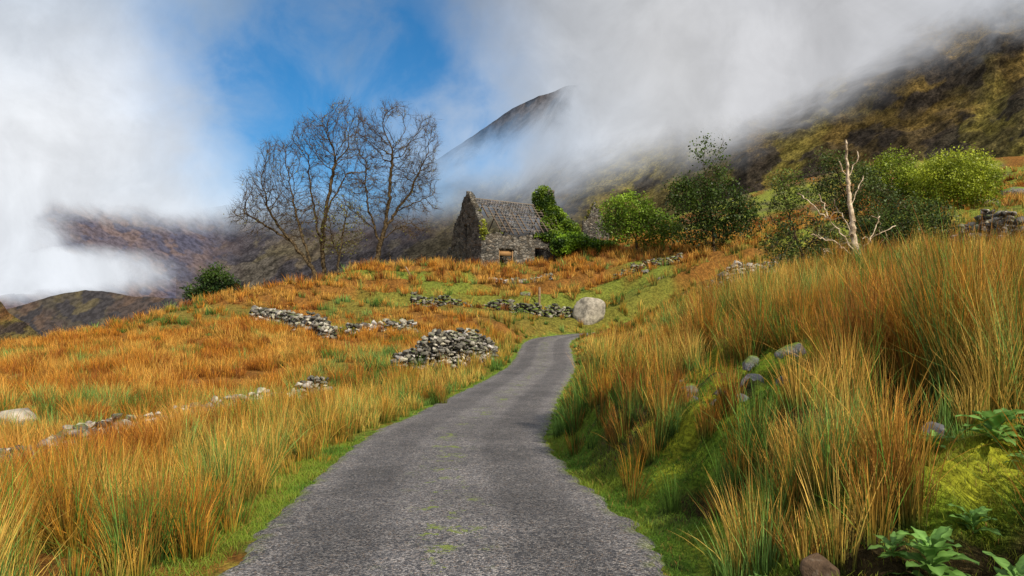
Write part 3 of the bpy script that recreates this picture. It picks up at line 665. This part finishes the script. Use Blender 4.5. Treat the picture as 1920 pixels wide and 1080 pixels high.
for v in np.arange(.08,.98,.085):
    a=e0+sd*SLn*v+nrm*.045; x1=.6+(1-v)**1.1*1.4+random.uniform(0,.5); x2=9.2-random.uniform(0,1)
    g=random.uniform(.7,1.6)
    if random.random()<.65:
        xm=random.uniform(x1+1,x2-1.5); gp=random.uniform(.8,1.8); box(sp,a+np.array([x1,0,0]),a+np.array([xm,0,0]),.06,.035,(.2*g,.17*g,.14*g)); 
        if xm+gp<x2-.3: box(sp,a+np.array([xm+gp,0,0]),a+np.array([x2,0,0]),.06,.035,(.2*g,.17*g,.14*g))
    else: box(sp,a+np.array([x1,0,0]),a+np.array([x2,0,0]),.06,.035,(.2*g,.17*g,.14*g))
mW,t=newmat('old roof timber'); finish(t,t.N('ShaderNodeBsdfPrincipled',{'Base Color':attrcol(t),'Roughness':.9}).outputs[0])
obj('rafter',sp.mesh('rafter',mW),parent=RO,label='exposed grey rafters and battens')
sp=Soup(); box(sp,(1.75,.28,2.25),(3.75,.28,2.25),.4,.18,(.30,.2,.11)); box(sp,(2.0,.2,-.3),(2.0,.2,2.15),.09,.09,(.28,.17,.08)); box(sp,(3.5,.2,-.3),(3.5,.2,2.15),.09,.09,(.28,.17,.08))
box(sp,(2.05,.3,1.75),(3.45,.3,1.75),.04,.5,(.36,.2,.08))
obj('door_frame',sp.mesh('door_frame',mW),parent=H,label='weathered orange-brown timber door frame')
sp=Soup(); box(sp,(5.8,.28,2.43),(7.3,.28,2.43),.4,.15,(.25,.2,.15)); obj('lintel',sp.mesh('lintel',mW),parent=H)
ells=[(9.0,3.0,7.8,1.1,1.0,1.3),(9.2,2.8,6.9,1.2,1.0,1.1),(9.5,1.8,6.0,1.1,.9,1.0),(9.3,.6,4.8,1.2,.6,.9),(8.7,-.1,3.6,1.5,.4,.7),(9.2,-.25,2.7,1.2,.4,.9),(7.3,-.12,3.5,.9,.3,.4),(10.3,.4,4.4,1.1,1.2,1.0),(10.4,1.8,5.3,.8,1.4,1.0),(5.6,-.1,3.6,.8,.22,.3),(8.1,1.2,5.1,.6,.4,.6)]
P1=blob_points(ells,17000,4)
w=[(*S(1070,449,72),1.9,1.2,.8),(*S(1095,457,71.5),1.8,1.2,.7),(*S(1120,461,71),1.4,1.1,.55),(*S(1055,462,71),1.3,1,1.0),(*S(1140,460,72),1.,1.,.5)]
P2=tolocal(blob_points(w,10000,6))
e3=[(.2,-.05,3.6,.35,.3,.4),(.3,.3,4.2,.35,.4,.5),(.4,1.4,5.6,.3,.4,.4),(1.3,-.05,3.6,.9,.2,.18),(.1,.0,3.0,.3,.2,.4)]
P3=blob_points(e3,700,8)
sp=Soup(); 
for P_,cA,cB in ((P1,(.02,.05,.008),(.24,.36,.025)),(P2,(.025,.06,.008),(.22,.37,.02)),(P3,(.12,.16,.02),(.36,.38,.04))):
    k=fbm(P_*1.1,14,3); leaf_soup(sp,P_,.15,cA,cB,(k-.5)*2.8+.45,1.2)
obj('ivy',sp.mesh('ivy',M_LEAF),parent=H,label='thick glossy green ivy over chimney and wall')
q=S(1117,462,78); G=obj('ruined_wall',None,label='small pointed stone gable remnant topped with moss',cat='ruined wall',loc=(q[0]-1.5,q[1],gz(q[0],q[1])-.3))
cellwall('wall',3.0,6.,lambda x,z:z<5.2-abs(x-1.4)*1.8+j1(x,17,.9),.5,.15,(0,0,0),'x',par=G)
sp=Soup(); x=rng.uniform(.1,2.9,260); P_=np.stack([x,rng.uniform(-.1,.6,260),5.2-np.abs(x-1.4)*1.8+rng.normal(0,.2,260)],1)
leaf_soup(sp,P_,.2,(.1,.12,.02),(.3,.28,.04),rng.uniform(0,1,260)); obj('ivy',sp.mesh('ivy',M_LEAF),parent=G)
def post(label,x,y,h,r,lean):
    z=gz(x,y); sp=Soup(); K=8; an=np.arange(K)*2*math.pi/K; rings=[]
    for i,t_ in enumerate((-.2,.3,.6,.97,1.)):
        rad=r*(1 if i<4 else .75)*(1+.08*np.sin(an*3+i)); c=np.array([lean[0]*t_*h,lean[1]*t_*h,t_*h]); rings.append(np.stack([np.cos(an)*rad,np.sin(an)*rad,0*an],1)+c)
    V=np.concatenate(rings); Q=[(i*K+j,i*K+(j+1)%K,(i+1)*K+(j+1)%K,(i+1)*K+j) for i in range(4) for j in range(K)]
    me=mkmesh('fence_post',V,[np.array(Q),np.array([[32+j for j in range(8)]])],M_WOOD); return obj('fence_post',me,label=label,cat='fence post',loc=(x,y,z))
post('weathered grey wooden fence post in grass',*PX(1011,54.5),1.9,.09,(.02,0))
post('short leaning wooden fence stake',*PX(775,58),1.2,.07,(-.55,0))
# ------------------------------------------------------------------ rushes
def blades(sp,B,h,w,lean,c0,c1,segs):
    n=len(B); an=rng.uniform(0,2*math.pi,n); side=np.stack([np.cos(an),np.sin(an),0*an],1)
    L=[];C=[]
    for k in range(segs+1):
        t_=k/segs; p_=B+np.stack([lean[:,0]*t_**1.6,lean[:,1]*t_**1.6,t_-.18*(lean[:,0]**2+lean[:,1]**2)*t_**3],1)*h[:,None]
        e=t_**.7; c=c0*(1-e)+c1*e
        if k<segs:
            ww=(w*(1-.7*t_))[:,None]*.5; L+= [p_-side*ww,p_+side*ww]; C+=[c,c]
        else: L.append(p_); C.append(c)
    m_=2*segs+1; V=np.stack(L,1).reshape(-1,3); CC=np.stack(C,1).reshape(-1,3); o=np.arange(n)[:,None]*m_
    Q=[np.concatenate([o+2*k,o+2*k+1,o+2*k+3,o+2*k+2],1) for k in range(segs-1)]
    T=np.concatenate([o+2*segs-2,o+2*segs-1,o+2*segs],1)
    sp.add(V,T,np.concatenate(Q) if Q else None,CC)
kdw=kdtree.KDTree(len(WP)); [kdw.insert((a,b,0),i) for i,(a,b) in enumerate(WP)]; kdw.balance()
PLANTS=[(3.05,4.3,.27,24,1,.02),(2.78,4.5,.16,12,2,.0),(2.12,3.45,.26,24,3,.14),(2.42,3.25,.24,22,4,.08),(1.98,3.55,.14,12,6,.02),(2.5,3.7,.18,14,12,0.04),(3.3,5.2,.14,10,5,0),(1.42,3.95,.09,8,9,0),(3.0,3.95,.16,12,14,0)]
clearings=[(q[0],q[1],q[2]*.8) for q in PLANTS]+[(2.9,4.05,.25),(2.72,3.8,.22),(2.55,3.6,.2),(1.5,3.3,.2)]
def sample(n,d0,d1,halfang=.84):
    d=np.sqrt(rng.uniform(d0**2,d1**2,n)); a=rng.uniform(-halfang,halfang,n); return a*d,d
ORG=np.array([.66,.27,.03]); STW=np.array([.80,.49,.11]); GRN=np.array([.12,.23,.03]); BRN=np.array([.32,.11,.02]); DK=np.array([.025,.045,.008])
def tufts(n,d0,d1,nb,segs,wf,hero=None):
    if hero is None:
        x,y=sample(n,d0,d1)
    else:
        x,y=hero
        n=len(x)
    z,s=height(x,y,True); a=np.abs(s)
    n1=fbm(xy3(x,y,.18),31,4); n2=fbm(xy3(x,y,.5),101,3); n3=fbm(xy3(x,y,1.2),103,2); n5=fbm(xy3(x,y,2.2),107,2); n7=fbm(xy3(x,y,.8),111,3)
    if hero is None:
        dens=np.ones(n); 
        dens*=np.where(s<0,ss(1.5,1.85,a),ss(1.6,1.95,a))
        bank=(s>1.6)&(y<20)&(s<4.3)
        dens=np.where(bank,dens*(.04+.85*ss(.52,.58,n3)+.30*ss(9.5,12,y)+.35*ss(2.5,1.8,a)*ss(6,8,y)),dens)
        moss=np.exp(-(((x-2.5)/.95)**2+((y-7.3)/1.7)**2)); dens*=1-.95*np.clip(moss*1.5,0,1)
        up=ss(46,58,y)*(1-ss(-14,-24,x))
        dens*=1-up*ss(.55,.63,n1)*.6
        dens*=1-rightup(x,y)*ss(.40,.5,n1)*.7
        dens*=1-.5*ss(.58,.68,n2)*(y>20)
        dens*=.15+.85*ss(.43,.53,n5)
        lc=tolocal(np.stack([x,y,z],1)); inh=(lc[:,0]>-.4)&(lc[:,0]<11)&(lc[:,1]>-.8)&(lc[:,1]<9); dens[inh]=0
        dw=np.array([kdw.find((a_,b_,0))[2] for a_,b_ in zip(x,y)])
        dens*=np.where(dw<.36+.004*y,.06,1)
        infront=np.array([kdw.find((a_*(1+.9/b_),b_+.9,0))[2] for a_,b_ in zip(x,y)]); dens*=np.where((infront<.5)&(s<0),.3,1)
        for (rx,ry,rr_) in rocks+clearings: dens*=np.where(np.hypot(x-rx,y-ry)<rr_+.05,0,1); dens*=np.where((np.hypot(x-rx*(1-.5/ry),y-ry+.5)<rr_*1.0)&(y<ry),.15,1)
        k=rng.uniform(size=n)<dens; x,y,z,s,n1,n2,n3,n5,n7=[v[k] for v in (x,y,z,s,n1,n2,n3,n5,n7)]; n=len(x); a=np.abs(s)
    up=ss(46,58,y)*(1-ss(-14,-24,x))
    right=s>0
    field=(s<0)&(a>4.4)
    h=np.where(right,.40+.18*ss(3,5,a)*(1-ss(16,40,y))+.32*ss(.48,.58,n3),.50)
    h=np.where(field,.42,h); h=np.where(right&(a<4.),.46,h); h=np.where(right&(a<5)&(y>14)&(y<48),.34,h)
    h=np.where(up>.5,.62,h); h=h*rng.uniform(.7,1.3,n)*(.42+1.1*ss(.40,.60,n5))*1.08
    h*=.5+.5*ss(1.6,2.2,a)
    if hero is not None: h=hero_h*rng.uniform(.8,1.15,n)
    f=np.clip(.45+(n7-.5)*4.5+rng.normal(0,.22,n),0,1)[:,None]
    tip=np.where(field[:,None],ORG*(1-f*.7)+STW*f*.7,ORG*(1-f)*.92+STW*f)
    tip=np.where((rng.uniform(size=n)<.12+.35*ss(.5,.4,n7))[:,None],BRN*1.15,tip)
    gp=np.where(field,.03+.45*ss(.56,.64,n1),np.where(right,.10+.35*ss(.54,.62,n2),.10)); gp=np.where(up>.5,.12,gp); gp=gp+.25*(1-ss(1.9,2.8,a))
    if hero is not None: gp=gp*0+.06
    g=(rng.uniform(size=n)<gp)[:,None]; tip=np.where(g,GRN*1.3*(.7+.6*f)+.05*f,tip)
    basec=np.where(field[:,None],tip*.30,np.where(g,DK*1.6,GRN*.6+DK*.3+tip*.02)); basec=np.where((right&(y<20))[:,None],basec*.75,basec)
    rad=np.where(field,.155,.08)*(1+.012*y)*rng.uniform(.7,1.3,n)
    X=np.repeat(np.arange(n),nb); N_=len(X)
    ang=rng.uniform(0,2*math.pi,N_); rr2=np.sqrt(rng.uniform(0,1,N_)); ox=np.cos(ang)*rr2; oy=np.sin(ang)*rr2
    bx=x[X]+ox*rad[X]; by=y[X]+oy*rad[X]
    wind=np.stack([rng.normal(-.02,.08,n),rng.normal(0,.08,n)],1)
    spread=np.where(field,.5,.31)[X]
    lean=np.stack([ox,oy],1)*spread[:,None]*rng.uniform(.3,1.5,(N_,1))+wind[X]+rng.normal(0,.07,(N_,2))
    droop=rng.uniform(size=N_)<.10; lean[droop]*=2.2
    hb=h[X]*rng.uniform(.45,1.12,N_)*(1-.25*rr2)
    wb=(.0052+wf*y[X])*rng.uniform(.5,1.5,N_)
    j=rng.uniform(.4,1.45,(N_,1)); 
    bg=(rng.uniform(size=N_)<np.where(field,.03,.14)[X])[:,None]; t1=np.where(bg,GRN*1.3,tip[X])
    return np.stack([bx,by,z[X]-.03],1),hb,wb,lean,basec[X]*j,t1*j
sp=Soup()
for (n,d0,d1,nb,segs,wf) in [(2700,2.4,8,66,4,.0002),(10500,8,20,46,3,.0004),(16500,20,42,38,2,.0006),(20000,42,88,26,2,.0007)]:
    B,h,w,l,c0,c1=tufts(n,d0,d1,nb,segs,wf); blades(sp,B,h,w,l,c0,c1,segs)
# big individual tussocks that stand above the rest
HT=[(3.15,6.3,1.05,.26,16),(3.5,6.0,.9,.22,10),(2.9,5.7,.75,.18,8),(2.35,5.5,.55,.18,7),(1.9,6.2,.5,.16,7),(1.75,7.4,.55,.18,8),(1.55,8.6,.6,.2,9),(1.35,9.8,.62,.22,9),(1.5,11.2,.7,.25,10),(1.9,12.6,.8,.3,12),(2.4,14,.85,.3,12),(2.6,10.9,.85,.28,12),(3.1,12.2,.95,.3,12),(2.1,4.9,.42,.15,6),(1.75,5.3,.38,.14,6),
    (4.3,7.2,.95,.3,12),(5.0,8.4,1.0,.35,12),(4.2,9.6,1.0,.35,12),(3.2,9.3,.85,.3,10),(-2.55,4.9,.6,.25,10),(-3.1,5.8,.65,.28,10),(-2.9,7.2,.62,.25,10),(-3.3,8.8,.62,.3,10),(-2.9,10.8,.65,.3,10),(-2.5,13.5,.7,.3,10),(-3.8,4.6,.65,.3,10),(-1.9,17,.7,.3,9),(1.75,3.9,.35,.12,5),(2.75,5.1,.4,.15,5)]
for (x,y,hh,r,k) in HT:
    an=rng.uniform(0,2*math.pi,k); q=r*np.sqrt(rng.uniform(0,1,k)); hero_h=hh
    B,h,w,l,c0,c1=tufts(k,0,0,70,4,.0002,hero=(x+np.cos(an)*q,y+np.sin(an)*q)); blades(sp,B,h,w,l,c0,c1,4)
obj('rush_grass',sp.mesh('rush_grass',M_GRASS),label='tall orange and green rush tussocks covering the hillside',cat='grass',kind='stuff'); print('rush',sp.n)
def turf(n,d0,d1,wf):
    x,y=sample(n,d0,d1); z,s=height(x,y,True); a=np.abs(s)
    n1=fbm(xy3(x,y,.9),33,3); n2=fbm(xy3(x,y,2.5),105,3); n6=fbm(xy3(x,y,1.1),109,3); n9=fbm(xy3(x,y,3.),37,3)
    ve=ss(1.40,1.52,a)*(1-ss(1.8,2.5,a)); bk=(s>1.6)*(s<6.5)*(y<22)*(.3+.7*ss(.34,.42,n1))*(.12+.88*ss(.36,.44,n9))
    n4=fbm(xy3(x,y,.18),31,4); up=ss(44,56,y)*(1-ss(-14,-24,x))*ss(.50,.60,n4)*(s<0)+(ss(44,56,y)*(s>0)*ss(.50,.60,n4))+rightup(x,y)*ss(.36,.48,n4)
    dens=np.clip(np.maximum(np.maximum(ve,bk),up),0,1)*(.3+.7*ss(.25,.42,n2))
    for q in rocks[:nbank]: dens*=np.where(np.hypot(x-q[0],y-q[1])<q[2]*.9,0,1)
    k=rng.uniform(size=n)<dens; x,y,z,s,n2,n6=[v[k] for v in (x,y,z,s,n2,n6)]; n=len(x)
    g=ss(.42,.58,n6)[:,None]
    c=(np.array([.09,.20,.018])*(1-g)+np.array([.34,.38,.04])*g)*rng.uniform(.6,1.4,(n,1))
    c=np.where((np.abs(s)<2.1)[:,None],c*.5+np.array([.16,.30,.03])*.5*rng.uniform(.6,1.4,(n,1)),c)
    c=np.where((rng.uniform(size=n)<.08)[:,None],np.array([.45,.26,.07]),c)
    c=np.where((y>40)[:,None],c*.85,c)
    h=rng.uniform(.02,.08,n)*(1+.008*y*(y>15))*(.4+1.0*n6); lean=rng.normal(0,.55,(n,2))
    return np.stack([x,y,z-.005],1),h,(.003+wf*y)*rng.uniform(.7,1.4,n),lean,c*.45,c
sp=Soup()
for (n,d0,d1,wf) in [(480000,2.6,11,.0003),(180000,11,30,.0006),(110000,40,85,.001)]:
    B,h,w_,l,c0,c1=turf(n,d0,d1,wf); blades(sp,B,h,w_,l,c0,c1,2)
obj('short_grass',sp.mesh('short_grass',M_GRASS),label='short bright green turf and moss along the road edge',cat='grass',kind='stuff'); print('turf',sp.n)
def rosette(label,x,y,scale,nl,seed,dz=0):
    R_=random.Random(seed); z=gz(x,y)+dz; sp=Soup()
    for i in range(nl):
        az=i*2.4+R_.gauss(0,.2); el=R_.uniform(.3,.8)+.6*i/nl; ln=scale*R_.uniform(.7,1.1)*(1 if i<nl*.7 else .65); wd=ln*R_.uniform(.24,.32)
        K=8; V=[];base=np.array([0,0,.02+.4*scale*i/nl-dz*.6*(1-i/nl)]); p_=base.copy(); e=el
        g=R_.uniform(.75,1.3); C=[]
        for k in range(K+1):
            t_=k/K; dirv=np.array([math.cos(az)*math.cos(e),math.sin(az)*math.cos(e),math.sin(e)]); sd_=np.array([-math.sin(az),math.cos(az),0])
            w_=wd*(.12+math.sin(min(1,max(0,(t_-.12)/.88))**.8*math.pi)*.5)*(1 if t_<1 else .05)
            upn=np.cross(sd_,dirv); wav=.03*scale*math.sin(k*2.1+i)
            V+= [p_-sd_*w_+upn*(-.25*w_+wav),p_,p_+sd_*w_+upn*(-.25*w_-wav)]
            cc_=np.array([.12,.24,.045])*g; C+=[cc_,cc_*1.5+.03,cc_]
            p_=p_+dirv*ln/K; e-=(1.2/K)*R_.uniform(.6,1.2)
        Q=[]
        for k in range(K): a_=k*3; Q+=[(a_,a_+1,a_+4,a_+3),(a_+1,a_+2,a_+5,a_+4)]
        sp.add(np.array(V),None,Q,np.array(C))
    return obj('foxglove_plant',sp.mesh('foxglove_plant',M_LEAF,True),label=label,cat='plant',loc=(x,y,z),group='leafy rosettes on the bank')
for (x,y,sc,nlv,sd_,dz) in PLANTS:
    rosette('broad-leaved green foxglove rosette on the mossy bank' if y>4.2 else 'broad-leaved green foxglove rosette at the foot of the bank',x,y,sc,nlv,sd_,dz)
# ------------------------------------------------------------------ camera
cam=bpy.data.cameras.new('camera'); cam.lens=24; cam.sensor_width=36; cam.shift_y=60/1920; cam.clip_end=20000; cam.clip_start=.05
co=bpy.data.objects.new('camera',cam); COL.objects.link(co); co.location=(0,0,CZ); co.rotation_euler=(math.radians(90),0,0); scene.camera=co
# ------------------------------------------------------------------ light
el=math.radians(38); az=math.radians(143)
sv=Vector((math.sin(az)*math.cos(el),math.cos(az)*math.cos(el),math.sin(el)))
sl=bpy.data.lights.new('sun','SUN'); sl.energy=5.0; sl.angle=math.radians(.6); sl.color=(1,.91,.74)
so=bpy.data.objects.new('sun',sl); COL.objects.link(so); so.rotation_euler=sv.to_track_quat('Z','Y').to_euler(); so.location=(0,0,50)
w=bpy.data.worlds.new('World'); scene.world=w; w.use_nodes=True; w.node_tree.nodes.clear(); t=NT(w.node_tree)
g=t.N('ShaderNodeTexCoord').outputs['Generated']
sky=t.n.new('ShaderNodeTexSky'); sky.sky_type='NISHITA'; sky.sun_disc=False; sky.sun_elevation=el; sky.sun_rotation=az
bgs=t.N('ShaderNodeBackground',{'Color':t.mix(1.,sky.outputs[0],(.16,.80,1.24),'MULTIPLY'),'Strength':.1})
dn=t.noise(g,2.6,6,.55)
off=t.N('ShaderNodeVectorMath',{0:dn.outputs[1],1:(.5,.5,.5)},operation='SUBTRACT').outputs[0]
off=t.N('ShaderNodeVectorMath',{0:off,3:.28},operation='SCALE').outputs[0]
dv=t.N('ShaderNodeVectorMath',{0:t.N('ShaderNodeVectorMath',{0:g,1:off},operation='ADD').outputs[0]},operation='NORMALIZE').outputs[0]
n1=t.noise(g,3.2,8,.55,.5).outputs[0]; n2=t.noise(g,6,7,.58,.5).outputs[0]; n3=t.noise(g,14,6,.6,.6).outputs[0]
def blob(a,b,sig,amp):
    v=Vector(((a-960)/F,1,(600-b)/F)).normalized(); k=1/(sig/F)**2
    dt=t.N('ShaderNodeVectorMath',{0:dv,1:tuple(v)},operation='DOT_PRODUCT').outputs['Value']
    return t.M('MULTIPLY',t.M('EXPONENT',t.M('MULTIPLY',t.M('SUBTRACT',dt,1.),k)),amp,clamp=True)
c=t.mix(t.MR(n1,.32,.68),(.46,.52,.60),(.78,.81,.85))
for (a,b,sg,am,colr) in [(150,60,200,.8,(.52,.62,.76)),(430,60,170,.85,(.28,.45,.68)),(850,10,200,.9,(.24,.32,.44)),(1100,40,150,.8,(.32,.36,.42)),(1500,20,260,.8,(.46,.47,.50)),
   (150,310,180,1.,(.97,.98,1.)),(350,370,120,.95,(.93,.95,.98)),(120,480,160,.8,(.80,.84,.90)),(1250,190,170,.9,(.78,.78,.79)),(1000,330,140,.8,(.62,.67,.74)),(1600,80,150,.7,(.66,.66,.68)),(1300,300,90,.5,(.62,.63,.65)),(560,280,90,.6,(.50,.68,.88)),(700,250,90,.6,(.42,.63,.88)),(850,215,60,.95,(.92,.95,.98))]:
    c=t.mix(blob(a,b,sg,am),c,colr)
f=t.M('MULTIPLY',t.MR(n2,.3,.7,.86,1.12),t.MR(n3,.3,.7,.95,1.05)); c=t.mix(1.,c,t.N('ShaderNodeCombineColor',{0:f,1:f,2:f}).outputs[0],'MULTIPLY')
bgc=t.N('ShaderNodeBackground',{'Color':c,'Strength':.94})
gap=t.M('ADD',t.M('ADD',blob(630,105,130,.92),blob(790,140,100,.62)),t.M('ADD',t.M('ADD',blob(480,120,115,.55),blob(890,240,50,.5)),blob(600,230,90,.25)),clamp=True)
gap=t.M('MULTIPLY',gap,t.MR(n2,.30,.64,.42,.95),clamp=True)
ms=t.N('ShaderNodeMixShader',{0:gap,1:bgc.outputs[0],2:bgs.outputs[0]})
o=t.n.new('ShaderNodeOutputWorld'); t.l.new(ms.outputs[0],o.inputs[0])
scene.view_settings.view_transform='Standard'; scene.view_settings.look='None'; scene.view_settings.exposure=0
